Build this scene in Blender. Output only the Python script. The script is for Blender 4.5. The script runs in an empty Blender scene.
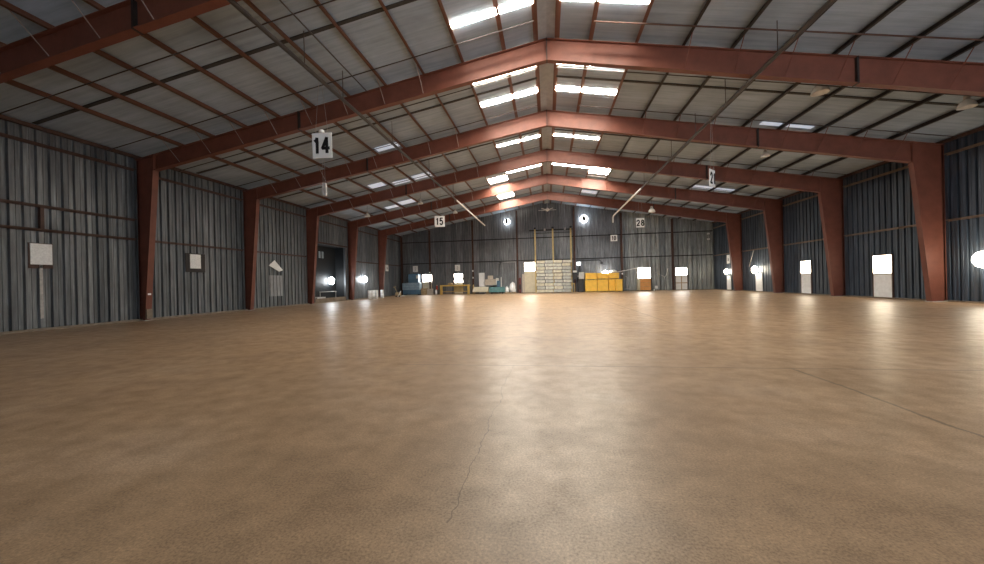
import bpy, bmesh, math, random
from mathutils import Vector, Matrix
random.seed(7)
sc = bpy.context.scene
C = sc.collection

# ------------------------------------------------------------------ camera
F_PX = 371.0
YAW, ROLL = 0.148, -0.0228
cam_d = bpy.data.cameras.new('camera')
cam = bpy.data.objects.new('camera', cam_d)
C.objects.link(cam)
cam_d.sensor_fit = 'HORIZONTAL'
cam_d.sensor_width = 36.0
cam_d.lens = F_PX * 36.0 / 984.0
cam_d.clip_end = 300
cy_, sy_ = math.cos(YAW), math.sin(YAW)
R_ = Vector((cy_, sy_, 0)); F_ = Vector((-sy_, cy_, 0)); U_ = Vector((0, 0, 1))
cr, sr = math.cos(ROLL), math.sin(ROLL)
r3 = cr * R_ + sr * U_
u3 = -sr * R_ + cr * U_
cam.matrix_world = Matrix(((r3.x, u3.x, -F_.x, -0.2), (r3.y, u3.y, -F_.y, 0.0),
                           (r3.z, u3.z, -F_.z, 1.6), (0, 0, 0, 1)))
sc.camera = cam

# ------------------------------------------------------------------ light
W = bpy.data.worlds.new('daylight')
sc.world = W
W.use_nodes = True
bg = W.node_tree.nodes['Background']
bg.inputs[0].default_value = (0.86, 0.92, 1.0, 1)
bg.inputs[1].default_value = 3.3
sc.view_settings.view_transform = 'Standard'
sc.view_settings.look = 'None'
sc.view_settings.gamma = 1
sc.view_settings.use_curve_mapping = False
sc.view_settings.exposure = 1.4
sc.cycles.use_denoising = True
sc.cycles.max_bounces = 8
sc.cycles.diffuse_bounces = 5
PANE = 8.0
LAMP = 16.0
SKY = 42.0

# ------------------------------------------------------------------ mesh builder
class MB:
    def __init__(self): self.v = []; self.f = []; self.sm = []
    def _add(self, vs, fs, smooth=False):
        n = len(self.v); self.v += [tuple(p) for p in vs]
        self.f += [tuple(i + n for i in f) for f in fs]; self.sm += [smooth] * len(fs)
        return self
    def box(self, a, b):
        x0, y0, z0 = (min(a[i], b[i]) for i in range(3)); x1, y1, z1 = (max(a[i], b[i]) for i in range(3))
        return self._add([(x0,y0,z0),(x1,y0,z0),(x1,y1,z0),(x0,y1,z0),(x0,y0,z1),(x1,y0,z1),(x1,y1,z1),(x0,y1,z1)],
            [(3,2,1,0),(4,5,6,7),(0,1,5,4),(1,2,6,5),(2,3,7,6),(3,0,4,7)])
    def hexa(self, p):   # 8 corners, bottom 4 then top 4
        return self._add(p, [(3,2,1,0),(4,5,6,7),(0,1,5,4),(1,2,6,5),(2,3,7,6),(3,0,4,7)])
    def prism(self, poly, axis, a0, a1):   # poly in the other two axes
        def P(q, a):
            return {'x': (a, q[0], q[1]), 'y': (q[0], a, q[1]), 'z': (q[0], q[1], a)}[axis]
        n = len(poly)
        vs = [P(q, a0) for q in poly] + [P(q, a1) for q in poly]
        fs = [tuple(range(n)), tuple(range(2*n-1, n-1, -1))] + [(i, i+n, (i+1) % n + n, (i+1) % n) for i in range(n)]
        return self._add(vs, fs)
    def tube(self, pts, r, n=8, smooth=True):
        pts = [Vector(p) for p in pts]; vs = []; fs = []
        m = len(pts)
        for k, p in enumerate(pts):
            d = (pts[min(k+1, m-1)] - pts[max(k-1, 0)]).normalized()
            a = d.cross(Vector((0, 0, 1)))
            if a.length < 1e-3: a = d.cross(Vector((1, 0, 0)))
            a.normalize(); b = d.cross(a).normalized()
            for i in range(n):
                t = 2*math.pi*i/n; vs.append(p + r*(a*math.cos(t) + b*math.sin(t)))
        for k in range(m-1):
            for i in range(n): fs.append((k*n+i, k*n+(i+1) % n, (k+1)*n+(i+1) % n, (k+1)*n+i))
        self._add(vs, fs, smooth)
        self._add(vs[:n], [tuple(range(n-1, -1, -1))]); self._add(vs[-n:], [tuple(range(n))])
        return self
    def lathe(self, prof, o=(0, 0, 0), axis='z', n=16, smooth=True):  # prof: (radius, along)
        vs = []; fs = []; o = Vector(o)
        for r, h in prof:
            for i in range(n):
                t = 2*math.pi*i/n; a, b = r*math.cos(t), r*math.sin(t)
                vs.append(o + Vector({'z': (a, b, h), 'y': (a, h, b), 'x': (h, a, b)}[axis]))
        for k in range(len(prof)-1):
            for i in range(n): fs.append((k*n+i, k*n+(i+1) % n, (k+1)*n+(i+1) % n, (k+1)*n+i))
        return self._add(vs, fs, smooth)
    def bar(self, a, b, w, h):     # rectangular bar from a to b, w sideways and h up
        a, b = Vector(a), Vector(b); d = (b-a).normalized()
        s = d.cross(Vector((0, 0, 1)))
        if s.length < 1e-3: s = Vector((1, 0, 0))
        s.normalize(); u = s.cross(d).normalized()
        q = [(-1,-1), (1,-1), (1,1), (-1,1)]
        return self.hexa([a + s*i*w/2 + u*j*h/2 for i, j in q] + [b + s*i*w/2 + u*j*h/2 for i, j in q])
    def build(self, name, mat, parent=None, loc=None, bevel=0):
        me = bpy.data.meshes.new(name)
        off = Vector(loc) if loc is not None else (parent_loc(parent) if parent else Vector())
        me.from_pydata([Vector(p) - off for p in self.v], [], self.f)
        bm = bmesh.new(); bm.from_mesh(me)
        bmesh.ops.recalc_face_normals(bm, faces=bm.faces[:])
        bm.to_mesh(me); bm.free()
        for p, s in zip(me.polygons, self.sm): p.use_smooth = s
        me.materials.append(mat)
        o = bpy.data.objects.new(name, me); C.objects.link(o)
        if parent: o.parent = parent
        else: o.location = off
        if bevel:
            m = o.modifiers.new('edge', 'BEVEL'); m.width = bevel; m.segments = 2; m.limit_method = 'ANGLE'
        return o

def parent_loc(p):
    v = Vector()
    while p: v += Vector(p.location); p = p.parent
    return v
def tag(o, label=None, cat=None, group=None, kind=None):
    if label: o['label'] = label
    if cat: o['category'] = cat
    if group: o['group'] = group
    if kind: o['kind'] = kind
    return o
def thing(name, loc, label, cat, group=None):
    o = bpy.data.objects.new(name, None); C.objects.link(o)
    o.location = loc; o.empty_display_size = 0.2
    return tag(o, label, cat, group)
def dup(root, loc, label, rz=None):
    r = root.copy(); C.objects.link(r); r.location = loc; r['label'] = label
    if rz is not None: r.rotation_euler[2] = rz
    for ch in list(root.children):
        c = ch.copy(); C.objects.link(c); c.parent = r
        for g in ch.children:
            d = g.copy(); C.objects.link(d); d.parent = c
    return r
def single(name, mb, mat, label, cat, loc, group=None, bevel=0):
    return tag(mb.build(name, mat, None, loc, bevel), label, cat, group)
def struct(name, mb, mat, label=None, parent=None):
    o = mb.build(name, mat, parent)
    o['kind'] = 'structure'
    if label: o['label'] = label
    return o
ORD = ['nearest', 'second', 'third', 'fourth', 'fifth', 'sixth', 'seventh', 'eighth', 'ninth', 'tenth', 'eleventh', 'twelfth']

# ------------------------------------------------------------------ materials
class NT:
    def __init__(self, name, rough=0.6, metal=0.0, spec=0.5):
        self.m = bpy.data.materials.new(name); self.m.use_nodes = True
        self.t = self.m.node_tree; self.b = self.t.nodes['Principled BSDF']
        self.b.inputs['Roughness'].default_value = rough
        self.b.inputs['Metallic'].default_value = metal
        self.b.inputs['Specular IOR Level'].default_value = spec
    def n(self, typ, **kw):
        o = self.t.nodes.new(typ)
        for k, v in kw.items(): setattr(o, k, v)
        return o
    def l(self, a, b): self.t.links.new(a, b)
    def coord(self, scale=(1, 1, 1), obj=True):
        c = self.n('ShaderNodeTexCoord'); m = self.n('ShaderNodeMapping')
        m.inputs['Scale'].default_value = scale
        self.l(c.outputs['Object' if obj else 'Generated'], m.inputs[0]); return m.outputs[0]
    def noise(self, vec, scale=5, detail=4, rough=0.6):
        o = self.n('ShaderNodeTexNoise'); o.inputs['Scale'].default_value = scale
        o.inputs['Detail'].default_value = detail; o.inputs['Roughness'].default_value = rough
        self.l(vec, o.inputs['Vector']); return o.outputs['Fac']
    def ramp(self, fac, stops):
        o = self.n('ShaderNodeValToRGB'); r = o.color_ramp
        while len(r.elements) < len(stops): r.elements.new(0.5)
        for e, (p, c) in zip(r.elements, stops):
            e.position = p; e.color = (c if len(c) == 4 else (*c, 1)) if not isinstance(c, float) else (c, c, c, 1)
        self.l(fac, o.inputs[0]); return o.outputs[0]
    def math(self, op, a, b=None, c=None):
        o = self.n('ShaderNodeMath', operation=op)
        for i, x in enumerate((a, b, c)):
            if x is None: continue
            if isinstance(x, (int, float)): o.inputs[i].default_value = x
            else: self.l(x, o.inputs[i])
        return o.outputs[0]
    def mix(self, fac, a, b, mode='MIX'):
        o = self.n('ShaderNodeMix', data_type='RGBA', blend_type=mode)
        for i, x in ((0, fac), (6, a), (7, b)):
            if isinstance(x, (int, float)): o.inputs[i].default_value = x
            elif isinstance(x, tuple): o.inputs[i].default_value = (*x, 1) if len(x) == 3 else x
            else: self.l(x, o.inputs[i])
        return o.outputs[2]
    def bump(self, h, strength=0.2, dist=0.02):
        o = self.n('ShaderNodeBump'); o.inputs['Strength'].default_value = strength
        o.inputs['Distance'].default_value = dist
        self.l(h, o.inputs['Height']); self.l(o.outputs[0], self.b.inputs['Normal'])
    def base(self, c): self.l(c, self.b.inputs['Base Color'])

def paint(name, col, rough=0.55, var=0.18, scale=3, metal=0.0, spec=0.4):
    t = NT(name, rough, metal, spec)
    f = t.noise(t.coord(), scale, 5)
    d = tuple(c*(1-var) for c in col); b = tuple(min(1, c*(1+var)) for c in col)
    t.base(t.ramp(f, [(0.3, d), (0.7, b)]))
    return t.m
def emit(name, col, s):
    t = NT(name, 0.4)
    t.base(t.ramp(t.noise(t.coord(), 2), [(0, (.8, .8, .8)), (1, (.85, .85, .85))]))
    t.b.inputs['Emission Color'].default_value = (*col, 1)
    t.b.inputs['Emission Strength'].default_value = s
    return t.m

M = {}
M['steel'] = paint('red_oxide_steel', (.155, .050, .031), .5, .2, 1.6)
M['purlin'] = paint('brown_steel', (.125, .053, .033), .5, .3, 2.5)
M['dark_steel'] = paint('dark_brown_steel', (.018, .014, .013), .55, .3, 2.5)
M['girt'] = paint('rusty_girt_steel', (.075, .038, .028), .6, .3, 3)
M['rod'] = paint('rod_steel', (.05, .04, .037), .5, .2, 5)
M['brace'] = paint('pale_strap_steel', (.36, .30, .28), .5, .2, 5)
M['pipe'] = paint('dark_pipe_steel', (.028, .024, .023), .45, .2, 3)
M['palepipe'] = paint('grey_pipe', (.45, .45, .45), .4, .15, 3)
M['white'] = paint('white_sheet', (.82, .82, .80), .6, .05, 4)
M['paper'] = paint('scribbled_paper', (.82, .82, .81), .8, .12, 14)
M['black'] = paint('black_letter', (.012, .012, .012), .6, .1, 4)
M['greymark'] = paint('grey_print', (.16, .16, .17), .7, .1, 4)
M['cream'] = paint('cream_board', (.55, .50, .38), .6, .12, 2)
M['wood'] = paint('raw_wood', (.42, .30, .17), .75, .25, 6)
M['yellow'] = paint('yellow_paint', (.84, .52, .08), .5, .12, 2)
M['yellowpost'] = paint('faded_yellow_paint', (.50, .38, .17), .6, .2, 2)
M['orange'] = paint('orange_board', (.72, .34, .11), .6, .12, 3)
M['blue'] = paint('blue_machine_paint', (.085, .165, .25), .5, .2, 2)
M['paleblue'] = paint('pale_blue_film', (.24, .32, .39), .35, .2, 3)
M['teal'] = paint('teal_paint', (.10, .22, .23), .5, .2, 3)
M['carton'] = paint('tan_cardboard', (.52, .45, .38), .8, .15, 3)
M['dark'] = paint('dark_plastic', (.03, .03, .033), .5, .2, 4)
M['maroon'] = paint('maroon_paint', (.13, .04, .04), .5, .2, 4)
M['redpaint'] = paint('red_paint', (.45, .05, .03), .4, .1, 4)
M['bale'] = paint('pale_grey_bundle', (.52, .52, .47), .8, .22, 3)
M['benchyellow'] = paint('worn_yellow_paint', (.62, .42, .12), .5, .2, 2)
M['cabinet'] = paint('grey_cabinet_paint', (.62, .63, .64), .4, .08, 3)
M['tan_girt'] = paint('tan_girt_steel', (.20, .14, .10), .5, .25, 3)
M['lamp_high'] = emit('lit_high_lamp', (.90, .96, 1.0), 7.0)
M['liner'] = paint('grey_liner', (.30, .335, .375), .5, .12, 3)
M['bale_warm'] = paint('cream_bundle', (.56, .53, .43), .8, .2, 3)
M['bale_dark'] = paint('grey_bundle', (.42, .43, .41), .8, .2, 3)
M['strap'] = paint('bundle_strap', (.30, .30, .26), .6, .1, 4)
M['bag'] = paint('white_film', (.84, .86, .88), .35, .08, 4)
M['plate'] = paint('pale_chipped_paint', (.42, .40, .38), .7, .25, 8)
M['curb'] = paint('concrete_curb', (.20, .16, .12), .8, .25, 3)
M['seam'] = paint('dark_seam_strap', (.035, .034, .034), .7, .2, 4)
M['cable'] = paint('cable', (.3, .28, .27), .5, .1, 4)
M['patch'] = paint('galvanised_patch', (.27, .28, .29), .4, .15, 3, .3)
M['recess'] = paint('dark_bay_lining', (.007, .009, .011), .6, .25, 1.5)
M['skylight'] = emit('daylit_roof_strip', (1.0, .93, .80), SKY)
M['blue_patch'] = emit('glowing_blue_patch', (.66, .80, 1.0), 0.17)
M['pane'] = emit('daylit_opening', (1.0, .94, .84), PANE)
M['pane_warm'] = emit('daylit_opening_warm', (1.0, .86, .64), PANE*1.1)
M['lamp_white'] = emit('lit_lamp_white', (.93, .97, 1.0), LAMP)
M['lamp_warm'] = emit('lit_lamp_warm', (1.0, .87, .66), LAMP)

def m_wall(name, c0, c1, axis, sheet=0.8):
    t = NT(name, .42, .25, .5)
    co = t.n('ShaderNodeTexCoord').outputs['Object']
    sep = t.n('ShaderNodeSeparateXYZ'); t.l(co, sep.inputs[0])
    a = sep.outputs[axis]
    wn = t.n('ShaderNodeTexWhiteNoise', noise_dimensions='1D')
    t.l(t.math('FLOOR', t.math('DIVIDE', a, sheet)), wn.inputs['W'])
    base = t.mix(wn.outputs['Value'], c0, c1)
    mp = t.n('ShaderNodeMapping'); mp.inputs['Scale'].default_value = (3, 3, .22); t.l(co, mp.inputs[0])
    st = t.noise(mp.outputs[0], 2.2, 6, .65)
    base = t.mix(1.0, base, t.ramp(st, [(.28, .55), (.5, 1.0), (.64, 1.4), (.76, 2.3)]), 'MULTIPLY')  # vertical streaks; brightest stops paint rib highlights and pale scratches into the colour
    gr = t.noise(t.coord((1, 1, 1)), .9, 5)
    base = t.mix(t.ramp(gr, [(.55, 0.0), (.8, .45)]), base, (.09, .075, .065))
    t.base(base)
    t.l(t.ramp(st, [(.3, .55), (.7, .33)]), t.b.inputs['Roughness'])
    return t.m
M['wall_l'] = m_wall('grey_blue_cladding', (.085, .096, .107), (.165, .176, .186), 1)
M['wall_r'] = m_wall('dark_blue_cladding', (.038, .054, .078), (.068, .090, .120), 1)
M['wall_br'] = m_wall('pale_grey_cladding', (.20, .215, .215), (.36, .38, .37), 0)
M['wall_b'] = m_wall('dark_grey_cladding', (.125, .135, .150), (.20, .21, .225), 0)

t = NT('roof_insulation', .75, 0, .25)
co = t.n('ShaderNodeTexCoord').outputs['Object']
mp = t.n('ShaderNodeMapping'); mp.inputs['Scale'].default_value = (.18, 2.6, .18); t.l(co, mp.inputs[0])
band = t.noise(mp.outputs[0], 2.0, 5, .6)
big = t.noise(t.coord((1, 1, 1)), .35, 4)
c = t.ramp(band, [(.25, (.265, .33, .405)), (.5, (.34, .42, .515)), (.75, (.40, .485, .59))])
c = t.mix(1.0, c, t.ramp(big, [(.3, .78), (.7, 1.12)]), 'MULTIPLY')
t.base(c); t.bump(band, .25, .03); M['roof'] = t.m

t = NT('worn_brown_concrete', .4, 0, .26)
co = t.n('ShaderNodeTexCoord').outputs['Object']
sep = t.n('ShaderNodeSeparateXYZ'); t.l(co, sep.inputs[0])
X, Y = sep.outputs[0], sep.outputs[1]
big = t.noise(t.coord(), .55, 6, .6)
mid = t.noise(t.coord(), 3.0, 6, .65)
fine = t.noise(t.coord(), 55, 3, .7)
mp = t.n('ShaderNodeMapping'); mp.inputs['Scale'].default_value = (.35, 1.6, 1); t.l(co, mp.inputs[0])
swirl = t.noise(mp.outputs[0], 1.4, 6, .6)
c = t.ramp(big, [(.3, (.285, .182, .105)), (.52, (.365, .240, .142)), (.72, (.42, .295, .195))])
c = t.mix(1.0, c, t.ramp(mid, [(.3, .80), (.7, 1.18)]), 'MULTIPLY')
c = t.mix(1.0, c, t.ramp(swirl, [(.3, .92), (.7, 1.07)]), 'MULTIPLY')
c = t.mix(1.0, c, t.ramp(fine, [(.3, .62), (.7, 1.36)]), 'MULTIPLY')
def line(u, v, pos, w, v0, v1, wob, sc_):
    n_ = t.noise(t.coord((sc_, sc_, sc_)), 1.0, 5, .7)
    d = t.math('ABSOLUTE', t.math('SUBTRACT', t.math('ADD', u, t.math('MULTIPLY', t.math('SUBTRACT', n_, .5), wob)), pos))
    k = t.math('LESS_THAN', d, w)
    return t.math('MULTIPLY', k, t.math('MULTIPLY', t.math('GREATER_THAN', v, v0), t.math('LESS_THAN', v, v1)))
k = t.math('MULTIPLY', line(X, Y, -.9, .0045, 2.4, 7.0, .45, .45), .8)                 # crack running towards the camera
k = t.math('MAXIMUM', k, line(Y, X, 7.05, .022, -3.2, 12, .05, 3))
k = t.math('MAXIMUM', k, line(X, Y, 3.9, .024, 3.0, 7.05, .25, .6))
k = t.math('MAXIMUM', k, line(X, Y, 4.1, .03, 14, 40, .06, 1))
k = t.math('MAXIMUM', k, t.math('MULTIPLY', line(Y, X, 14.2, .02, -20, 20, .05, 3), .6))
c = t.mix(t.math('MULTIPLY', k, .6), c, (.055, .036, .024))
t.base(c)
t.l(t.ramp(mid, [(.25, .50), (.5, .40), (.8, .33)]), t.b.inputs['Roughness'])
t.bump(t.math('ADD', t.math('MULTIPLY', fine, .3), mid), .10, .01)
M['floor'] = t.m

# ------------------------------------------------------------------ dimensions
XL, XR, YB, Y0 = -21.2, 20.95, 51.2, -7.0
SL = .178
def z_deck(x): return 12.34 - SL*abs(x)
def z_pur(x): return 12.12 - SL*abs(x)      # underside of the purlins = top of the rafters
def z_raf(x): return 11.19 - SL*abs(x)      # underside of the rafters
FR = [9.2, 16.4, 23.25, 30.1, 37.0, 44.2]
BAYN = ['nearest bay', 'second bay', 'third bay', 'fourth bay', 'fifth bay', 'far end bay']

# ------------------------------------------------------------------ structure
struct('floor', MB().box((XL-2.5, Y0, -.3), (XR+.3, YB+.3, 0)), M['floor'])
mb = MB()
mb.prism([(XL-.3, z_deck(XL-.3)), (0, z_deck(0)), (XR+.3, z_deck(XR+.3)), (XR+.3, z_deck(XR)+.2), (0, z_deck(0)+.25), (XL-.3, z_deck(XL)+.2)], 'y', Y0, YB+.3)
struct('ceiling', mb, M['roof'])

def corrug(mb, u0, u1, zb, zt, mk, period=.42, dep=.10, back=.20):
    prof = [(0, 0), (.30, 0), (.33, dep*.2), (.36, 0), (.62, 0), (.68, dep), (.86, dep), (.92, 0)]
    pts = []; k = math.floor(u0/period)
    while k*period < u1:
        for a, d in prof:
            u = (k+a)*period
            if u0 < u < u1: pts.append((u, d))
        k += 1
    def dep_at(u):
        a = (u/period) % 1; q = prof + [(1.0, 0)]
        for (a0, d0), (a1, d1) in zip(q, q[1:]):
            if a0 <= a <= a1: return d0 + (d1-d0)*(a-a0)/(a1-a0)
        return 0
    pts = [(u0, dep_at(u0))] + pts + [(u1, dep_at(u1))]
    n = len(pts)
    zf = (lambda u: zt) if not callable(zt) else zt
    vs = [mk(u, d, zb) for u, d in pts] + [mk(u, d, zf(u)) for u, d in pts]
    vs += [mk(u0, back, zb), mk(u1, back, zb), mk(u0, back, zf(u0)), mk(u1, back, zf(u1))]
    fs = [(i, i+1, n+i+1, n+i) for i in range(n-1)]
    a, b, c_, d_ = 2*n, 2*n+1, 2*n+2, 2*n+3
    fs += [(b, a, c_, d_), (a, 0, n, c_), (n-1, b, d_, 2*n-1)]
    fs += [tuple(range(n-1, -1, -1)) + (a, b), tuple(range(n, 2*n)) + (d_, c_)]
    mb._add(vs, fs)
    return mb
DK0, DK1, DKZ = 31.15, 36.35, 5.55        # dock opening in the left wall
mk = lambda u, d, z: (XL-d, u, z)
mb = MB()
zt = z_deck(XL)
corrug(mb, Y0, DK0, 0, zt, mk); corrug(mb, DK0, DK1, DKZ, zt, mk); corrug(mb, DK1, YB+.21, 0, zt, mk)
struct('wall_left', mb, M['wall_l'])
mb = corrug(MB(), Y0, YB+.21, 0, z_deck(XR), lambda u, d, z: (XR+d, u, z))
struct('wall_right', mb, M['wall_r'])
mb = MB()
mkb = lambda u, d, z: (u, YB+d, z)
corrug(mb, XL, 0, 0, z_deck, mkb, .34, .12, .24); corrug(mb, 0, 9.6, 0, z_deck, mkb, .34, .12, .24)
struct('wall_back', mb, M['wall_b'])
mb = MB(); corrug(mb, 9.6, XR, 0, z_deck, mkb, .56, .17, .24)
struct('wall_back_right', mb, M['wall_br'])
# rear end behind the viewpoint: unseen, solid at left, gap added at right for light
mb = MB()
mb.box((XL, Y0-.15, 0), (5, Y0, 12.4)).box((5, Y0-.15, 6.5), (XR+.3, Y0, 8.6))
struct('wall_rear', mb, M['wall_r'])
struct('trim_1', MB().box((XL, Y0, 0), (XL+.16, DK0, .10)), M['curb'])
struct('trim_2', MB().box((XL, DK1, 0), (XL+.16, YB, .10)), M['curb'])
struct('trim_3', MB().box((XR-.14, Y0, 0), (XR, YB, .08)), M['curb'])
struct('trim_4', MB().box((XL, YB-.14, 0), (XR, YB, .08)), M['curb'])
# dark dock bay behind the opening
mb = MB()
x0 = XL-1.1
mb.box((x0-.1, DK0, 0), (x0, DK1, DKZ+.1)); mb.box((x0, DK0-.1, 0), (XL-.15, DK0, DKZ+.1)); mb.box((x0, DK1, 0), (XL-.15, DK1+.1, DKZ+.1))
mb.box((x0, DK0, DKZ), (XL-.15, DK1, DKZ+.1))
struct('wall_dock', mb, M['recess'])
struct('trim_5', MB().box((XL-.15, DK0, 0), (XL+.02, DK1, .42)), M['curb'])
mb = MB()
for y in (32.75, 33.45, 33.95): mb.box((x0, y, 4.35), (x0+.03, y+.28, 5.0))
struct('window_1', mb, paint('dim_window_glass', (.25, .30, .33), .3, .1, 3))
# ridge strip
mb = MB().prism([(-.40, z_pur(.40)+.02), (0, z_pur(0)+.02), (.40, z_pur(.40)+.02), (.40, z_pur(.40)+.05), (0, z_pur(0)+.05), (-.40, z_pur(.4)+.05)], 'y', 2, YB-.2)
single('ridge_liner', mb, M['liner'], 'long pale grey ridge strip along the peak of the roof', 'roof strip', (0, 26, z_pur(0)))

# ------------------------------------------------------------------ portal frames
CLo, CLi, KL, KLz = -21.16, -20.74, -20.06, 7.75
CRo, CRi, KR, KRz = 20.91, 20.15, 19.43, 7.56
PUR = [.46, 1.87, 3.75, 5.60, 7.45, 9.30, 11.15, 13.0, 14.85, 16.7, 18.5]
def flange(mb, a, b, w, th):   # flat plate from a to b in XZ, w along y
    mb.bar((a[0], 0, a[1]), (b[0], 0, b[1]), w, th)
root = thing('portal_frame', (0, 0, 0), '', 'steel frame', 'red steel frames spanning the hall')
for sgn, xo, xi, xk, zk in ((-1, CLo, CLi, KL, KLz), (1, CRo, CRi, KR, KRz)):
    zt = z_pur(xo)
    mb = MB().prism([(xo, .03), (xi, .03), (xk, zk), (xk, z_pur(xk)), (xo, zt)], 'y', -.015, .015)
    flange(mb, (xi, .03), (xk, zk), .30, .035); flange(mb, (xo, .03), (xo, zt), .14, .03)
    col = mb.build('column', M['steel'], root)
    MB().box((min(xo, xi)-.05, -.2, 0), (max(xo, xi)+.05, .2, .03)).build('base_plate', M['plate'], col)
    zr = lambda x: zk + (z_raf(0)-zk)*(abs(xk)-abs(x))/abs(xk)
    s0 = .012*sgn
    mb = MB().prism([(xk, zk), (s0, z_raf(0)), (s0, z_pur(0)), (xk, z_pur(xk))], 'y', -.015, .015)
    flange(mb, (xk, zk), (s0, z_raf(0)), .28, .035); flange(mb, (xo, zt-.02), (s0, z_pur(0)-.02), .28, .03)
    raf = mb.build('rafter', M['steel'], root)
    xs = sgn*11.85
    MB().box((xs-.035, -.14, zr(xs)-.03), (xs+.035, .14, z_pur(xs))).build('splice_plate', M['dark_steel'], raf)
    MB().box((xk-.02, -.13, zk), (xk+.02, .13, z_pur(xk))).build('stiffener', M['steel'], raf)
    for k, x in enumerate(PUR[3:]):
        x *= sgn
        MB().bar((x, -.95, z_pur(x)+.02), (x, -.10, zr(x)+.03), .03, .012).build('flange_brace', M['brace'] if sgn < 0 else M['steel'], root)
MB().box((-.02, -.15, z_raf(0)-.02), (.02, .15, z_pur(0))).build('ridge_plate', M['dark_steel'], root)
FL = ['nearest red steel frame, crossing only the top left corner of the photo',
      'red steel frame second from the camera, right behind the hanging 14 sign',
      'third red steel frame, its right column beside the brightest door of the right wall',
      'fourth red steel frame back, left column at the near edge of the dark dock opening',
      'fifth red steel frame back, left column at the far edge of the dark dock opening',
      'farthest red steel frame, arching just in front of the dark back wall']
root.location = (0, FR[0], 0); root['label'] = FL[0]
for y, l in zip(FR[1:], FL[1:]): dup(root, (0, y, 0), l)
# small white tags on the left columns
for y, z, w in ((16.4, 1.33, 'nearest'), (23.25, 1.9, 'second nearest')):
    mb = MB().box((-20.62, y-.08, z), (-20.60, y+.08, z+.14))
    tag(mb.build('column_tag', M['white'], None, (-20.61, y, z)), 'small white tag on the %s visible left column' % w, 'tag', 'white tags on left columns')
single('chipped_paint_plate', MB().box((-20.72, 16.26, .1), (-20.62, 16.54, .6)), M['curb'], 'pale chipped plate at the foot of the nearest visible left column', 'plate', (-20.47, 16.4, .05))

# ------------------------------------------------------------------ purlins (Z sections)
def purlin(sgn, mat):
    h, w = .20, .105
    mb = MB()
    mb.box((-.006, 0, 0), (.006, 1, h)); mb.box((-.006, 0, 0), (-.006+w*-sgn if sgn > 0 else w, 1, .008)); mb.box((0, 0, h-.008), (w*sgn, 1, h))
    return mb.build('roof_purlin', mat)
for sgn, side in ((-1, 'left'), (1, 'right')):
    proto = None
    for i, x in enumerate(PUR):
        mat = M['purlin'] if (sgn < 0 or i < 3) else M['dark_steel']  # outer right-hand purlins darkened: their shade is put into the colour
        if i == 0: o = proto = purlin(sgn, mat)
        else:
            o = proto.copy(); C.objects.link(o)
            if mat is not M['purlin']:
                o.data = proto.data if i > 3 and proto.data.materials[0] is mat else proto.data.copy()
                if o.data.materials[0] is not mat: o.data.materials[0] = mat; proto = o
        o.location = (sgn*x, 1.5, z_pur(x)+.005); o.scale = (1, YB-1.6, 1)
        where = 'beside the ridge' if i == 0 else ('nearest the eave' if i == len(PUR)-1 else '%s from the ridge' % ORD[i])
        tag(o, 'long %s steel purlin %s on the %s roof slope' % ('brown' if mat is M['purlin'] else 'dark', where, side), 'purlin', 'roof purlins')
for x, side in ((XL+.12, 'left'), (XR-.12, 'right')):
    mb = MB().box((x-.09, 1.5, z_pur(x)+.03), (x+.09, YB-.1, z_pur(x)+.17))
    single('eave_strut', mb, M['girt'], 'long brown eave strut along the top of the %s wall' % side, 'strut', (x, 26, z_pur(x)), 'eave struts')

# sag rods and dark seam straps across the purlins
for b in range(5):
    ya = FR[b]
    for sgn, side in ((-1, 'left'), (1, 'right')):
        for dy, nm, which in ((2.0, 'sag_rod', 'nearer'), (5.75, 'sag_rod', 'farther'), (3.2, 'seam_strap', '')):
            x1 = -21.0 if sgn < 0 else 20.8; x0_ = sgn*.5
            if nm == 'sag_rod':
                if sgn > 0 and dy > 5: x0_ = 1.8
                if sgn > 0 and b == 0 and dy > 5: continue
                mb = MB().tube([(x0_, ya+dy, z_pur(x0_)-.03), (x1, ya+dy, z_pur(x1)-.03)], .022, 6)
                single(nm, mb, M['rod'], 'thin dark rod under the %s roof purlins, %s one in the %s' % (side, which, BAYN[b]), 'rod', (x1/2, ya+dy, z_pur(x1/2)), 'rods under the purlins')
            else:
                mb = MB().bar((x0_, ya+dy, z_deck(x0_)-.025), (x1, ya+dy, z_deck(x1)-.025), .16, .03)
                single(nm, mb, M['seam'], 'dark seam strap across the %s roof lining in the %s' % (side, BAYN[b]), 'strap', (x1/2, ya+dy, z_deck(x1/2)), 'dark seam straps on the roof lining')

# ------------------------------------------------------------------ bright roof strips and panels
def strip(x0, x1, y0, y1, label, mat='skylight', name='skylight_strip', group='bright strips near the ridge'):
    a, b = sorted((x0, x1))
    p = [(a, y0), (b, y0), (b, y1), (a, y1)]
    mb = MB().hexa([(x, y, z_deck(x)-.035) for x, y in p] + [(x, y, z_deck(x)-.002) for x, y in p])
    c_ = ((a+b)/2, (y0+y1)/2); 
    single(name, mb, M[mat], label, 'skylight', (c_[0], c_[1], z_deck(c_[0])), group)
rows = [(13.98, 14.30, 'nearest bay', ''), (18.22, 18.52, 'second bay', ' nearer row of the'), (20.6, 21.05, 'second bay', ' farther row of the'),
        (27.25, 27.55, 'third bay', ''), (34.1, 34.4, 'fourth bay', ''), (40.9, 41.2, 'fifth bay', '')]
for y0_, y1_, bay, row in rows:
    for s, side in ((-1, 'left'), (1, 'right')):
        strip(s*.50, s*1.83, y0_, y1_, 'bright roof strip touching the ridge, %s slope,%s %s' % (side, row, bay))
        strip(s*1.91, s*3.70, y0_, y1_, 'bright roof strip a purlin off the ridge, %s slope,%s %s' % (side, row, bay))
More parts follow.
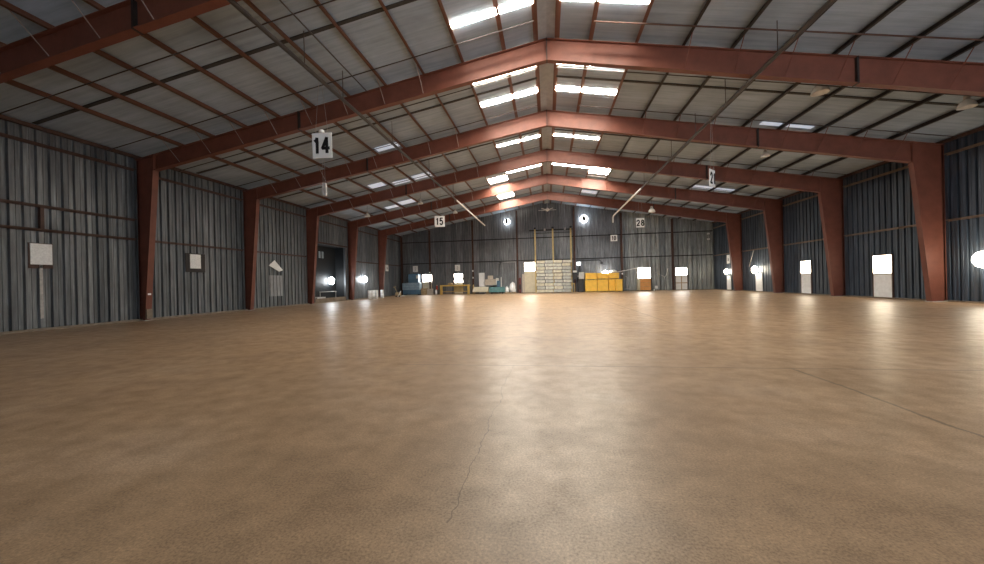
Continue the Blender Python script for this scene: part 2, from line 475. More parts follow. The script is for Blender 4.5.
strip(3.8, 5.55, 33.9, 35.7, 'square bright roof panel right of the ridge in the fourth bay', 'skylight', 'roof_light', 'square bright roof panels')
strip(-5.55, -3.8, 34.9, 36.3, 'square bright roof panel left of the ridge in the fourth bay', 'skylight', 'roof_light', 'square bright roof panels')
strip(-5.55, -3.8, 41.6, 43.3, 'square bright roof panel left of the ridge in the farthest bay', 'skylight', 'roof_light', 'square bright roof panels')
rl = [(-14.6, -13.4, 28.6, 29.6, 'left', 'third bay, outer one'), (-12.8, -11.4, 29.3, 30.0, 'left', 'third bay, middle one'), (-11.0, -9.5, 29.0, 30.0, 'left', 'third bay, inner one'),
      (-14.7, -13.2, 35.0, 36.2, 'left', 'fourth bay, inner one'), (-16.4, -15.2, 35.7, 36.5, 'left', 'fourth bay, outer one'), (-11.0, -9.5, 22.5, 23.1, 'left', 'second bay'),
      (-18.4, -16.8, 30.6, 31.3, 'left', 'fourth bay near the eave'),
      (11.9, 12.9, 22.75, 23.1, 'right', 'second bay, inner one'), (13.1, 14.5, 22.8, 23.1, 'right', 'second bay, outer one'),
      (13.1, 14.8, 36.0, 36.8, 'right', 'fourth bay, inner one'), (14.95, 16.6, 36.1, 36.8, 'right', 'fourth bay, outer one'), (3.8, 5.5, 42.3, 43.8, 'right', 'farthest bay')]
for a, b, y0_, y1_, side, wh in rl:  # patches just under the deck with a weak bluish emission
    strip(a, b, y0_, y1_, 'dim bluish glowing roof patch on the %s slope, %s' % (side, wh), 'blue_patch', 'roof_patch', 'dim bluish roof patches')

# ------------------------------------------------------------------ girts
def girt(x, y0, y1, z, label, s, mat='girt'):
    w = .15
    mb = MB().box((x, y0, z-.05), (x-.012*s, y1, z+.06)).box((x, y0, z+.048), (x-s*w, y1, z+.06)).box((x-s*w, y0, z-.0), (x-s*(w-.01), y1, z+.06)).box((x, y0, z-.05), (x-s*.05, y1, z-.04))
    single('wall_girt', mb, M[mat], label, 'girt', (x, (y0+y1)/2, z), 'horizontal wall girts')
edges = [2.0] + FR + [YB]
for i in range(1, 7):
    a, b = edges[i]+.17, edges[i+1]-.17
    lv = {1: [(4.2, 'middle'), (5.2, 'upper middle'), (7.78, 'top')], 4: [(7.7, 'top'), (DKZ+.1, 'dock header')]}.get(i, [(4.2, 'middle'), (7.7, 'top')])
    for z, n in lv: girt(XL, a, b, z, 'brown %s girt of the left wall, %s' % (n, BAYN[i-1]), -1)
    for z, n in ((4.3, 'middle'), (7.8, 'top')): girt(XR, a, b, z, 'tan %s girt of the right wall, %s' % (n, BAYN[i-1]), 1, 'tan_girt')
single('girt_post', MB().box((XL, 12.55, 4.26), (XL+.14, 12.67, 5.15)), M['girt'], 'short brown post between the two middle girts of the nearest left bay', 'post', (XL, 12.6, 4.26))
WX = [-20.9, -16.7, -10.45, -4.2, 3.5, 9.6, 15.95]
WN = ['far left corner', 'between blue machine and yellow bench', 'left of the grey cabinet', 'left of the cream door panel', 'right of the pale bundle stack', 'right of the yellow bins', 'left of the white panelled door']
wc = None
for x, n in zip(WX, WN):
    lab = 'dark red steel column on the back wall, %s' % n
    mb = MB()
    zt = z_pur(x)-.02
    mb.box((x-.11, YB-.30, .02), (x+.11, YB-.28, zt)).box((x-.01, YB-.28, .02), (x+.01, YB-.02, zt)).box((x-.11, YB-.02, .02), (x+.11, YB-.002, zt))
    single('wind_column', mb, M['girt'], lab, 'column', (x, YB-.15, 0), 'columns of the back wall')
for i, (a, b) in enumerate(zip(WX, WX[1:]+[XR])):
    for z, n in ((4.45, 'lower'), (7.5, 'upper')):
        mb = MB().box((a+.12, YB-.012, z-.05), (b-.12, YB, z+.06)).box((a+.12, YB-.12, z+.048), (b-.12, YB, z+.06)).box((a+.12, YB-.12, z), (b-.12, YB-.11, z+.06))
        single('wall_girt', mb, M['dark_steel'], 'dark %s girt on the back wall, panel %s' % (n, ['between far left corner and blue machine column', 'above the yellow bench', 'above the grey cabinet', 'behind the pale bundle stack', 'above the yellow bins', 'above the orange board', 'at the far right corner'][i]), 'girt', ((a+b)/2, YB, z), 'horizontal wall girts')

# ------------------------------------------------------------------ pipes under the roof
def run(name, pts, r, mat, label, cat, hang=()):
    o = thing(name, pts[0], label, cat)
    MB().tube(pts, r, 10).build('pipe', mat, o)
    for p, zt in hang: MB().tube([p, (p[0], p[1], zt)], .015, 6).build('hanger', M['rod'], o)
    return o
run('sprinkler_pipe', [(-8.5, 1.5, 9.38), (-8.5, 34.0, 9.38)], .075, M['pipe'], 'long dark pipe hung under the left rafters, carrying the 14 sign', 'pipe',
    [((-8.5, y, 9.42), z_pur(8.5)) for y in (7, 12, 14.5, 19.5, 26, 33)])
run('sprinkler_pipe', [(8.1, 1.5, 9.50), (8.1, 34.0, 9.50)], .075, M['pipe'], 'long dark pipe hung under the right rafters, bending down near the back wall', 'pipe',
    [((8.1, y, 9.54), z_pur(8.1)) for y in (10, 14.6, 18.5, 22, 26, 29, 33)])
pl, pr = [o for o in bpy.data.objects if o.name.startswith('sprinkler_pipe')]
MB().tube([(-8.5, 34.0, 9.38), (-8.5, 50.2, 9.38)], .08, 10).build('end_section', M['white'], pl)['label'] = 'pale far section of the pipe'  # lit far end of the pipe, brightness put into its white colour
MB().tube([(8.1, 34.0, 9.50), (8.1, 47.6, 9.50), (8.1, 48.0, 9.42), (8.1, 48.2, 9.2), (8.1, 48.2, 8.7)], .08, 10).build('end_section', M['white'], pr)['label'] = 'pale far section bent down at its end'  # lit far end and bend, likewise painted white
run('conduit', [(-8.3, 3, z_pur(8.3)-.05), (-8.3, 16.2, z_pur(8.3)-.05)], .025, M['rod'], 'thin conduit close under the left roof lining, nearer than the second frame', 'conduit')
run('conduit', [(1.85, 15.0, 11.72), (20.4, 15.0, z_pur(20.4)-.03)], .032, M['girt'], 'reddish conduit crossing the right slope in front of the second frame', 'conduit')

# ------------------------------------------------------------------ number signs
def arc(cx, cz, rx, rz, a0, a1, n=9):
    return [(cx + rx*math.cos(math.radians(a0+(a1-a0)*k/n)), cz + rz*math.sin(math.radians(a0+(a1-a0)*k/n))) for k in range(n+1)]
DIG = {'1': [[(.16, .80), (.34, .86), (.44, 1.0), (.44, 0)]],
       '4': [[(.66, 0), (.66, 1), (.04, .30), (.96, .30)]],
       '2': [arc(.5, .70, .40, .30, 175, -25) + [(.08, 0), (.92, 0)]],
       '5': [[(.86, 1), (.22, 1), (.14, .55)] + arc(.46, .33, .42, .33, 140, -150)],
       '8': [arc(.5, .76, .34, .24, 0, 360, 14), arc(.5, .27, .42, .27, 0, 360, 14)],
       '0': [arc(.5, .5, .40, .5, 0, 360, 16)],
       '6': [arc(.5, .28, .40, .28, 0, 360, 14), [(.10, .28), (.16, .66)] + arc(.52, .72, .36, .28, 170, 30)]}
def number(text, h, mat, parent, loc, wide=.62, name='number'):
    """bold condensed digits in raised strokes, standing in the XZ plane and facing -y"""
    mb = MB(); t = h*.17; w = h*wide*.52; gap = h*.26; ln = h - t
    adv = [w*.42 if ch == '1' else w for ch in text]
    tot = sum(adv) + (len(text)-1)*gap
    for i, ch in enumerate(text):
        ox = -tot/2 + sum(adv[:i]) + i*gap - (w*.10 if ch == '1' else 0)
        for st in DIG[ch]:
            P = [Vector((ox + px*w, 0, -h/2 + t/2 + pz*ln)) for px, pz in st]
            for p, q in zip(P, P[1:]):
                d = (q-p).normalized(); n_ = Vector((-d.z, 0, d.x))*t/2; e = d*t*.22
                c_ = [p-e-n_, q+e-n_, q+e+n_, p-e+n_]
                mb.prism([(v.x, v.z) for v in c_], 'y', -.006, .004)
    o = mb.build(name, mat, None, (0, 0, 0)); o.parent = parent; o.location = loc
    return o
def number_sign(s, x, y, z, w, h, rz, label, zc, tilt=0.0):
    o = thing('number_sign', (x, y, z), label, 'sign', 'hanging number signs')
    b = MB().box((-w/2, -.012, 0), (w/2, .012, h)); b.build('board', M['white'], o, (0, 0, 0), 0)
    number(s, h*.70, M['black'], o, (0, -.020, h*.5), min(.80, w/h))
    if zc:
        for sx in (-1, 1):
            MB().tube([(sx*w*.32, 0, h), (0 + sx*.05, 0, zc-z)], .006, 5).build('cable', M['cable'], o, (0, 0, 0))
    o.rotation_euler = (0, tilt, rz)
    return o
s14 = number_sign('14', -8.53, 13.0, 6.45, .76, .95, .10, 'big white board with a black number 14 hanging at upper left', 9.36, -.012)
MB().lathe([(.02, .14), (.10, .10), (.11, 0), (.0, 0)], (0, 0, .95), n=12).build('clamp_lamp', M['white'], s14, (0, 0, 0))
for sx in (-.03, .05): MB().tube([(sx, .03, 0), (sx, .03, -.95)], .006, 5).build('cable', M['cable'], s14, (0, 0, 0))
MB().box((-.05, -.02, -1.45), (.09, .08, -.95)).build('pendant_box', M['plate'], s14, (0, 0, 0), .01)
number_sign('15', -8.5, 28.4, 6.05, .80, .86, .14, 'white board with number 15 hanging far down the left side', 9.36)
number_sign('21', 8.07, 20.0, 6.12, .62, .85, .80, 'white board with number 21 hanging turned edgewise on the right', 9.46, .01)
number_sign('28', 8.1, 34.6, 6.15, .70, .82, .10, 'white board with number 28 hanging in front of the right part of the back wall', 9.46)
number_sign('10', 8.15, 48.1, 6.35, .82, .78, .05, 'small white board with number 10 on wires below the right pipe end', 8.7)

# ------------------------------------------------------------------ lit doors and lamps
def door(n, x, y, face, w, z0, z1, pane, panel, label, glazing=1, body='single', frame_mat='girt', proud=.10):
    """face: unit vector of the wall's inside, pane between z0 and z1, board below."""
    o = thing('door_%d' % n, (x, y, 0), label, 'door'); o['kind'] = 'structure'
    def bx(u0, u1, d0, d1, a, b, mb):
        if face[0]: mb.box((x+face[0]*d0, y+u0, a), (x+face[0]*d1, y+u1, b))
        else: mb.box((x+u0, y+face[1]*d0, a), (x+u1, y+face[1]*d1, b))
        return mb
    mb = MB(); h = w/2
    bx(-h-.07, -h, 0, proud-.02, 0, z1+.07, mb); bx(h, h+.07, 0, proud-.02, 0, z1+.07, mb); bx(-h-.07, h+.07, 0, proud-.02, z1, z1+.07, mb)
    mb.build('frame', M[frame_mat], o)
    if body == 'single': bx(-h, h, 0, proud-.03, .02, z0-.05, MB()).build('panel', M[panel], o)
    elif body == 'grid':
        for u0, u1 in ((-h, -.06), (.06, h)):
            for a, b in ((.05, (z0-.1)*.48), ((z0-.1)*.54, z0-.1)): bx(u0, u1, 0, proud-.02, a, b, MB()).build('panel', M[panel], o)
        bx(-h, h, 0, proud-.05, .02, z0-.04, MB()).build('backing', M['wood'], o)
    if glazing == 1: bx(-h+.03, h-.03, 0, proud, z0, z1, MB()).build('pane', M[pane], o)
    else:
        zm = z0 + (z1-z0)*.42
        bx(-h+.03, h-.03, 0, proud, z0, zm-.15, MB()).build('pane', M[pane], o); bx(-h+.03, h-.03, 0, proud, zm+.15, z1, MB()).build('pane', M[pane], o)
        bx(-h, h, 0, proud+.01, zm-.15, zm+.15, MB()).build('transom', M['plate'], o)
    bx(-h, h, 0, proud+.03, z0-.06, z0, MB()).build('sill', M[frame_mat], o)
    return o
Rf = (-1, 0); Lf = (1, 0); Bf = (0, -1)
door(1, XR, 27.0, Rf, 1.30, 1.6, 2.72, 'pane_warm', 'bag', 'brightly lit door with pale lower panel on the right wall, third bay')
door(2, XR, 34.05, Rf, 1.15, 1.75, 2.72, 'pane_warm', 'bag', 'narrow pale door with warm lit upper pane on the right wall, fourth bay')
door(3, -17.2, YB, Bf, 1.40, 1.85, 2.85, 'pane', 'cream', 'lit door with white lower panel on the back wall right of the blue machine')
door(4, -12.6, YB, Bf, 1.25, 1.62, 2.85, 'pane', 'cream', 'lit door with two panes behind the yellow bench', 2)
door(5, -2.55, YB, Bf, 1.45, 3.0, 4.15, 'pane', 'cream', 'tall cream door with lit pane on top, left of the pale bundle stack', frame_mat='carton')
door(6, 12.4, YB, Bf, 1.60, 1.66, 2.98, 'pane', 'cream', 'brightly lit door above the orange board')
door(7, 16.98, YB, Bf, 1.40, 1.93, 2.87, 'pane', 'white', 'door with four white panels and lit pane near the right corner of the back wall', body='grid')
MB().box((-3.6, YB-.10, .02), (-3.38, YB, 2.6)).build('door_post', M['carton'], bpy.data.objects['door_5'])

number_ = number
def wall_lamp(x, y, z, face, r, mat, label, number=None):
    o = thing('wall_lamp', (x, y, z), label, 'lamp', 'round lit lamps on the walls')
    ax = 'x' if face[0] else 'y'; s = face[0] or face[1]
    MB().lathe([(0, 0), (r*.5, 0), (r*.5, s*.06), (0, s*.06)], (x, y, z), ax, 16).build('mount', M['dark'], o)
    prof = [(r*math.sin(t), s*(.06 + r*.7*(1-math.cos(t)) )) for t in [math.pi*k/10 for k in range(0, 11)]]
    MB().lathe(prof, (x, y, z), ax, 20).build('dome', M[mat], o)
    if number:
        d = .06 + r*1.42
        MB().box((x-.20, y+s*d, z-.33), (x+.20, y+s*(d+.03), z+.33)).build('number_plate', M['greymark'], o)
        number_(number, .56, M['black'], o, (0, s*(d+.036), 0), .9)
    return o
wall_lamp(XR, 41.2, 2.25, Rf, .36, 'lamp_warm', 'round lit lamp on the right wall above a white panel, fifth bay')
wall_lamp(XR, 47.3, 2.2, Rf, .30, 'lamp_warm', 'round lit lamp in the far right corner bay below a white notice')
wall_lamp(XR, 21.2, 2.15, Rf, .40, 'lamp_warm', 'round lit lamp cut by the right edge of the photo')
wall_lamp(XL-1.1, 35.0, 2.1, Lf, .38, 'lamp_white', 'round lit lamp inside the dark dock opening')
wall_lamp(XL, 40.0, 2.25, Lf, .34, 'lamp_white', 'round lit lamp on the left wall above the white drums')
wall_lamp(-5.5, YB, 9.87, Bf, .40, 'lamp_high', 'smaller lit lamp with dark number high on the back wall left of the ridge', '8')
wall_lamp(4.8, YB, 9.75, Bf, .50, 'lamp_high', 'larger lit lamp with dark number high on the back wall right of the ridge', '6')
for y, w, zt, lab in ((40.95, 1.15, 1.85, 'bright white wall panel below the round lamp in the fifth right bay'), (47.2, .95, 1.7, 'pale wall panel below the round lamp in the far right corner')):
    single('wall_panel', MB().box((XR-.06, y-w/2, .03), (XR-.004, y+w/2, zt)), M['bag'], lab, 'panel', (XR, y, 0), 'pale panels under wall lamps', .01)

# ------------------------------------------------------------------ boards and papers on the walls
o = thing('notice_board', (XL, 12.6, .5), 'large white board on a pale strip on the nearest bay of the left wall', 'notice')
MB().box((XL+.03, 12.27, 2.76), (XL+.055, 12.95, 3.63)).build('board', M['paper'], o)
MB().box((XL+.005, 12.22, 2.60), (XL+.03, 12.99, 3.66)).build('backing', M['girt'], o)
MB().box((XL+.0, 12.55, .5), (XL+.03, 12.65, 2.75)).build('strip', M['plate'], o)
o = thing('notice_board', (XL, 19.5, 2.6), 'white board over a dark backing on the second bay of the left wall', 'notice')
MB().box((XL+.03, 19.16, 2.82), (XL+.055, 19.84, 3.67)).build('board', M['paper'], o)
MB().box((XL+.002, 18.9, 2.6), (XL+.03, 20.15, 3.72)).build('backing', M['dark_steel'], o)
mb = MB()
q = [(25.47, 3.25), (25.95, 3.68), (26.72, 2.92), (26.45, 2.78)]
mb.hexa([(XL+.03+.10*k, y, z) for k, (y, z) in zip((0, 1, 2, 1), q)] + [(XL+.045+.10*k, y, z) for k, (y, z) in zip((0, 1, 2, 1), q)])
single('loose_paper', mb, M['white'], 'tilted white sheet hanging loose on the third bay of the left wall', 'paper', (XL, 26, 3))
mb = corrug(MB(), 25.45, 26.85, .88, 2.5, lambda u, d, z: (XL+.10-d, u-.06*(2.5-z)*-.3, z), .35, .05, .08)
single('cladding_patch', mb, M['patch'], 'pale corrugated patch sheet below the loose paper on the left wall', 'patch', (XL, 26.1, .9))
def notice(x, y, z, w, h, face, label):
    o = thing('wall_notice', (x, y, z), label, 'notice', 'small white notices on the far walls')
    if face[0]:
        MB().box((x, y-w/2, z), (x+face[0]*.04, y+w/2, z+h)).build('board', M['white'], o)
        MB().box((x+face[0]*.04, y-w*.12, z+h*.3), (x+face[0]*.046, y+w*.12, z+h*.62)).build('print', M['greymark'], o)
    else:
        MB().box((x-w/2, y, z), (x+w/2, y-.04, z+h)).build('board', M['white'], o)
        for dz in (.25, .45, .65): MB().box((x-w*.12, y-.046, z+h*dz), (x+w*.14, y-.04, z+h*(dz+.06))).build('print', M['greymark'], o)
notice(-18.93, YB, 3.3, .73, .86, Bf, 'small white notice on the back wall above the blue machine')
notice(-12.72, YB, 3.28, .72, .86, Bf, 'small white notice on the back wall above the yellow bench')
notice(XL, 46.6, 3.35, .8, .86, Lf, 'small white notice at the far end of the left wall')
notice(XR, 47.3, 3.15, .75, 1.0, Rf, 'small white notice above the lamp in the far right corner')
for x, z, n in ((-16.7, 3.0, 'right of the lit door by the blue machine'), (-10.45, 2.15, 'left of the grey cabinet, lower one'), (-10.45, 3.1, 'left of the grey cabinet, upper one'), (9.6, 2.2, 'right of the yellow bins')):
    single('switch_box', MB().box((x-.08, YB-.36, z), (x+.08, YB-.30, z+.22)), M['white'], 'switch box on the back wall column %s' % n, 'switch', (x, YB-.33, z), 'switch boxes', .01)
single('diagonal_brace', MB().tube([(XR-.1, 42.6, 2.6), (XR-.1, 41.7, 4.25)], .03, 6), M['plate'], 'thin diagonal rod above the round lamp in the fifth right bay', 'rod', (XR-.1, 42, 2.6))

# ------------------------------------------------------------------ hanging lamps that are off
def high_bay(x, y, z, ztop, r, label):
    o = thing('high_bay_lamp', (x, y, z), label, 'lamp', 'unlit hanging lamps')
    MB().lathe([(r, 0), (r*.93, r*.35), (r*.72, r*.75), (r*.40, r*1.05), (r*.30, r*1.1), (r*.24, r*1.1), (r*.36, r), (r*.66, r*.7), (r*.87, r*.32), (r*.94, .0), (r, 0)], (x, y, z), n=20).build('shade', M_shade, o)
    MB().lathe([(0, r*1.1), (r*.34, r*1.1), (r*.34, r*1.6), (r*.2, r*1.7), (0, r*1.7)], (x, y, z), n=14).build('housing', M['plate'], o)
    MB().tube([(x, y, z+r*1.7), (x, y, ztop)], .012, 5).build('hanger', M['rod'], o)
M_shade = paint('clear_acrylic', (.80, .80, .78), .15, .1, 3, 0, .8)
for x, y, z, r, n in ((12.15, 18.75, 9.78, .34, 'right slope just behind the second frame, nearer the ridge'), (17.75, 18.75, 8.62, .30, 'right slope behind the second frame, near the right photo edge'),
                      (13.35, 25.3, 9.0, .26, 'right slope just behind the third frame'), (10.1, 38.4, 8.1, .34, 'right slope in front of the farthest frame'),
                      (-17.4, 34.0, 8.25, .28, 'left slope near the eave above the dock opening'), (-12.0, 34.0, 9.2, .26, 'left slope in the fourth bay'), (-10.1, 40.0, 9.3, .28, 'left slope in the farthest bay above the 15 sign')):
    high_bay(x, y, z, z_deck(x), r, 'unlit domed lamp under the %s' % n)
o = thing('ceiling_fan', (0, 47, 10.45), 'pale ceiling fan hanging at the peak before the back wall', 'fan')
MB().tube([(0, 47, 10.7), (0, 47, z_pur(0))], .04, 8).build('rod', M['palepipe'], o)
MB().lathe([(0, -.12), (.16, -.10), (.2, 0), (.2, .15), (.08, .28), (0, .28)], (0, 47, 10.45), n=16).build('motor', M['white'], o)
for k in range(5):
    a = 2*math.pi*k/5 + .3
    d = Vector((math.cos(a), math.sin(a), 0))
    MB().bar(Vector((0, 47, 10.45)) + d*.15, Vector((0, 47, 10.50)) + d*1.15, .16, .02).build('blade', M['white'], o)

# ------------------------------------------------------------------ goods along the left end
def drum(x, y, label):
    o = thing('drum', (x, y, 0), label, 'drum', 'white drums by the left wall')
    r, h = .19, .98
    MB().lathe([(0, 0), (r, 0), (r, h*.32), (r+.015, h*.34), (r, h*.36), (r, h*.64), (r+.015, h*.66), (r, h*.68), (r, h-.03), (r-.02, h), (0, h)], (x, y, 0), n=20).build('body', M['bag'], o)
    MB().lathe([(0, h), (.05, h), (.05, h+.03), (0, h+.03)], (x+.07, y, 0), n=10).build('bung', M['dark'], o)
for k, y in enumerate((38.45, 39.25, 40.1, 41.6)): drum(-19.6, y, 'white drum beside the left wall, %s' % ['nearest of the row of four', 'second nearest of the row of four', 'third nearest of the row of four', 'the last one, standing apart behind the other three'][k])
o = thing('pallet_jack', (-18.6, 44.2, 0), 'orange hand pallet truck with white fork arms near the far left column', 'pallet truck')
MB().box((-18.98, 44.25, .05), (-18.80, 45.3, .14)).build('fork', M['white'], o); MB().box((-18.50, 44.25, .05), (-18.32, 45.3, .14)).build('fork', M['white'], o)
MB().box((-19.0, 44.0, .1), (-18.3, 44.26, .55)).build('body', M['wood'], o, None, .02)
MB().tube([(-18.65, 43.95, .4), (-18.95, 43.75, 1.25)], .035, 8).build('handle', M['yellowpost'], o)
MB().tube([(-19.15, 43.75, 1.22), (-18.75, 43.75, 1.34)], .03, 8).build('grip', M['wood'], o)
MB().bar((-18.55, 43.9, .1), (-18.2, 43.85, .75), .1, .05).build('arm', M['white'], o)
for x in (-18.85, -18.45): MB().lathe([(0, -.05), (.1, -.05), (.1, .05), (0, .05)], (x, 43.95, .1), 'x', 12).build('wheel', M['dark'], o)
o = thing('baler_machine', (-19.1, 50.2, 0), 'tall blue machine with pale blue wrapped front at the left of the back wall', 'machine')
MB().box((-20.35, 49.8, .12), (-17.95, 50.9, .75)).build('base', M['blue'], o, None, .03)
MB().box((-20.4, 49.75, .75), (-17.9, 50.85, 1.75)).build('wrapped_body', M['paleblue'], o, None, .06)
MB().box((-19.55, 49.9, 1.75), (-18.1, 50.85, 2.98)).build('hopper', M['blue'], o, None, .04)
MB().box((-18.35, 49.78, 2.35), (-18.05, 49.92, 2.75)).build('control_box', M['white'], o)
for x in (-20.2, -18.1): MB().box((x-.08, 49.9, 0), (x+.08, 50.8, .12)).build('foot', M['dark'], o)
for z in (1.05, 1.4): MB().box((-20.42, 49.735, z), (-17.88, 49.75, z+.03)).build('band', M['blue'], o)
# small clutter
single('floor_plank', MB().box((-19.2, 46.5, 0), (-17.3, 46.75, .12)), M['cream'], 'pale plank on the floor in front of the blue machine', 'plank', (-18.2, 46.6, 0), None, .01)
def crate(x0, x1, y0, y1, z, h, label, mat='wood'):
    o = thing('wooden_crate', ((x0+x1)/2, (y0+y1)/2, z), label, 'crate', 'wooden crates')
    n = 3
    for k in range(n):
        a = z + h*k/n
        mb = MB().box((x0, y0, a+.02), (x1, y0+.03, a+h/n-.02)).box((x0, y1-.03, a+.02), (x1, y1, a+h/n-.02))
        mb.box((x0, y0, a+.02), (x0+.03, y1, a+h/n-.02)).box((x1-.03, y0, a+.02), (x1, y1, a+h/n-.02)); mb.build('slat', M[mat], o)
    for x in (x0+.03, x1-.1):
        for y in (y0+.03, y1-.1): MB().box((x, y, z), (x+.07, y+.07, z+h)).build('corner_post', M[mat], o)
    MB().box((x0+.04, y0+.04, z+.04), (x1-.04, y1-.04, z+.08)).build('floor_board', M[mat], o)
crate(-17.65, -16.85, 49.7, 50.5, 0, .92, 'slatted wooden crate under the lit door, left of the pair')
crate(-16.8, -16.1, 49.8, 50.5, 0, .86, 'slatted wooden crate under the lit door, right of the pair', 'carton')
o = thing('fire_extinguisher', (-15.75, 50.6, .67), 'red fire extinguisher on the wall left of the yellow bench', 'extinguisher')
MB().lathe([(0, 0), (.11, 0), (.12, .03), (.12, .5), (.06, .6), (.03, .62), (0, .62)], (-15.75, YB-.14, .67), n=14).build('body', M['redpaint'], o)
MB().box((-15.80, YB-.2, 1.28), (-15.68, YB-.08, 1.36)).build('valve', M['white'], o)
o = thing('white_canister', (-15.5, 49.8, 0), 'white canister on the floor left of the yellow bench', 'canister')
MB().lathe([(0, 0), (.14, 0), (.14, .52), (.08, .62), (.05, .70), (0, .70)], (-15.5, 49.8, 0), n=14).build('body', M['bag'], o)
MB().lathe([(.055, .68), (.055, .74), (0, .74)], (-15.5, 49.8, 0), n=10).build('cap', M['white'], o)
o = thing('work_bench', (-12.75, 49.7, 0), 'long yellow steel bench in front of the two-pane lit door', 'bench')
MB().box((-14.8, 49.35, 1.14), (-10.7, 50.1, 1.32)).build('top', M['benchyellow'], o, None, .02)
for x in (-14.72, -10.88):
    for y in (49.4, 49.95): MB().box((x-.09, y, 0), (x+.09, y+.1, 1.14)).build('leg', M['benchyellow'], o)
MB().box((-14.6, 49.95, .35), (-10.9, 50.0, .45)).build('rail', M['yellowpost'], o)
MB().box((-12.95, 49.9, .45), (-11.65, 49.94, 1.14)).build('mesh_panel', M['yellowpost'], o)
single('yellow_bollard', MB().lathe([(0, 0), (.1, 0), (.1, 1.2), (.07, 1.28), (0, 1.3)], (-10.3, 50.3, 0), n=12), M['yellowpost'], 'yellow post standing right of the yellow bench', 'post', (-10.3, 50.3, 0))
o = thing('crumpled_bundle', (-13.4, 49.7, 1.32), 'tan bundle lying on the left half of the yellow bench', 'bundle')
MB().lathe([(0, 0), (.35, 0), (.42, .12), (.3, .25), (.1, .3), (0, .3)], (-13.4, 49.7, 1.32), n=9).build('body', M['wood'], o)
# grey cabinet corner
o = thing('low_platform', (-9.2, 49.6, 0), 'low cream platform sloping up at the front of the grey cabinet', 'platform')
MB().hexa([(-10.2, 49.0, .28), (-8.15, 49.0, .28), (-8.15, 50.2, .85), (-10.2, 50.2, .85), (-10.2, 49.0, .38), (-8.15, 49.0, .38), (-8.15, 50.2, .97), (-10.2, 50.2, .97)]).build('deck', M['cream'], o)
for x in (-10.1, -8.25):
    for y, h in ((49.1, .32), (50.1, .80)): MB().box((x-.07, y-.05, 0), (x+.07, y+.05, h)).build('leg', M['wood'], o)
o = thing('teal_cart', (-6.95, 49.9, 0), 'low teal flat cart in front of the tan cartons', 'cart')
MB().box((-8.0, 49.5, .22), (-5.9, 50.4, .92)).build('bed', M['teal'], o, None, .02)
for x in (-7.7, -6.2):
    for y in (49.6, 50.3): MB().lathe([(0, -.05), (.11, -.05), (.11, .05), (0, .05)], (x, y, .11), 'x', 12).build('wheel', M['dark'], o)
    MB().box((x-.04, 49.6, .11), (x+.04, 50.3, .24)).build('axle', M['dark'], o)
single('teal_block', MB().box((-6.95, 49.6, .92), (-6.55, 50.1, 1.75)), M['blue'], 'small dark blue pump standing on the teal cart', 'pump', (-6.75, 49.8, .92), None, .05)
o = thing('storage_cabinet', (-9.1, 50.75, 0), 'tall pale grey cabinet against the back wall left of the cartons', 'cabinet')
MB().box((-9.55, 50.45, .08), (-8.8, 51.05, 2.9)).build('body', M['cabinet'], o, None, .015)
MB().box((-9.52, 50.41, .15), (-8.83, 50.45, 2.85)).build('door', M['cabinet'], o, None, .01)
MB().box((-8.95, 50.38, 1.3), (-8.92, 50.41, 1.7)).build('handle', M['dark'], o)
MB().box((-9.5, 50.5, 0), (-8.85, 51.0, .08)).build('plinth', M['dark'], o)
single('steel_table', MB().box((-8.75, 50.42, 1.14), (-6.8, 51.05, 1.22)).box((-8.7, 50.5, 0), (-8.62, 50.58, 1.14)).box((-6.95, 50.5, 0), (-6.87, 50.58, 1.14)).box((-8.7, 50.95, 0), (-8.62, 51.03, 1.14)).box((-6.95, 50.95, 0), (-6.87, 51.03, 1.14)), M['plate'], 'steel table behind the teal cart carrying tan cartons', 'table', (-7.8, 50.7, 0))
def carton(x0, x1, y0, y1, z, h, label, mat='carton'):
    o = thing('carton', ((x0+x1)/2, (y0+y1)/2, z), label, 'box', 'cartons on the table')
    MB().box((x0, y0, z), (x1, y1, z+h)).build('body', M[mat], o, None, .015)
    MB().box(((x0+x1)/2-.04, y0-.004, z+.01), ((x0+x1)/2+.04, y1+.004, z+h+.004)).build('tape', M['cream'], o)
carton(-8.72, -7.85, 50.45, 51.0, 1.22, .75, 'tan carton on the steel table, lower left of four')
carton(-7.82, -7.2, 50.45, 51.0, 1.22, .75, 'tan carton on the steel table, lower right of four')
carton(-8.3, -7.6, 50.5, 50.95, 1.985, .50, 'tan carton topmost on the steel table')
carton(-7.17, -6.85, 50.45, 50.95, 1.22, .9, 'narrow white carton at the right end of the steel table', 'white')
single('standing_pole', MB().tube([(-6.46, 50.6, 0), (-6.46, 50.6, 2.25)], .05, 8), M['white'], 'white pole standing right of the steel table', 'pole', (-6.46, 50.6, 0))
o = thing('pipe_frame', (-5.45, 50.9, 0), 'tall thin grey pipe frame on the back wall above the white bags', 'frame')
MB().tube([(-6.72, 51.05, 0), (-6.72, 51.05, 4.2), (-6.62, 51.05, 4.3), (-4.5, 51.05, 4.3)], .035, 8).build('pipe', M['palepipe'], o)
MB().tube([(-4.5, 51.05, 4.3), (-4.5, 51.05, 0)], .035, 8).build('pipe', M['palepipe'], o)
o = thing('wooden_pallet', (-5.15, 49.9, 0), 'wooden pallet on the floor under the white plastic bags', 'pallet')
for k in range(5): MB().box((-5.85, 49.3+k*.25, .12), (-4.4, 49.48+k*.25, .15)).build('deck_board', M['wood'], o)
for x in (-5.8, -5.17, -4.55): MB().box((x, 49.3, 0), (x+.1, 50.48, .12)).build('bearer', M['wood'], o)
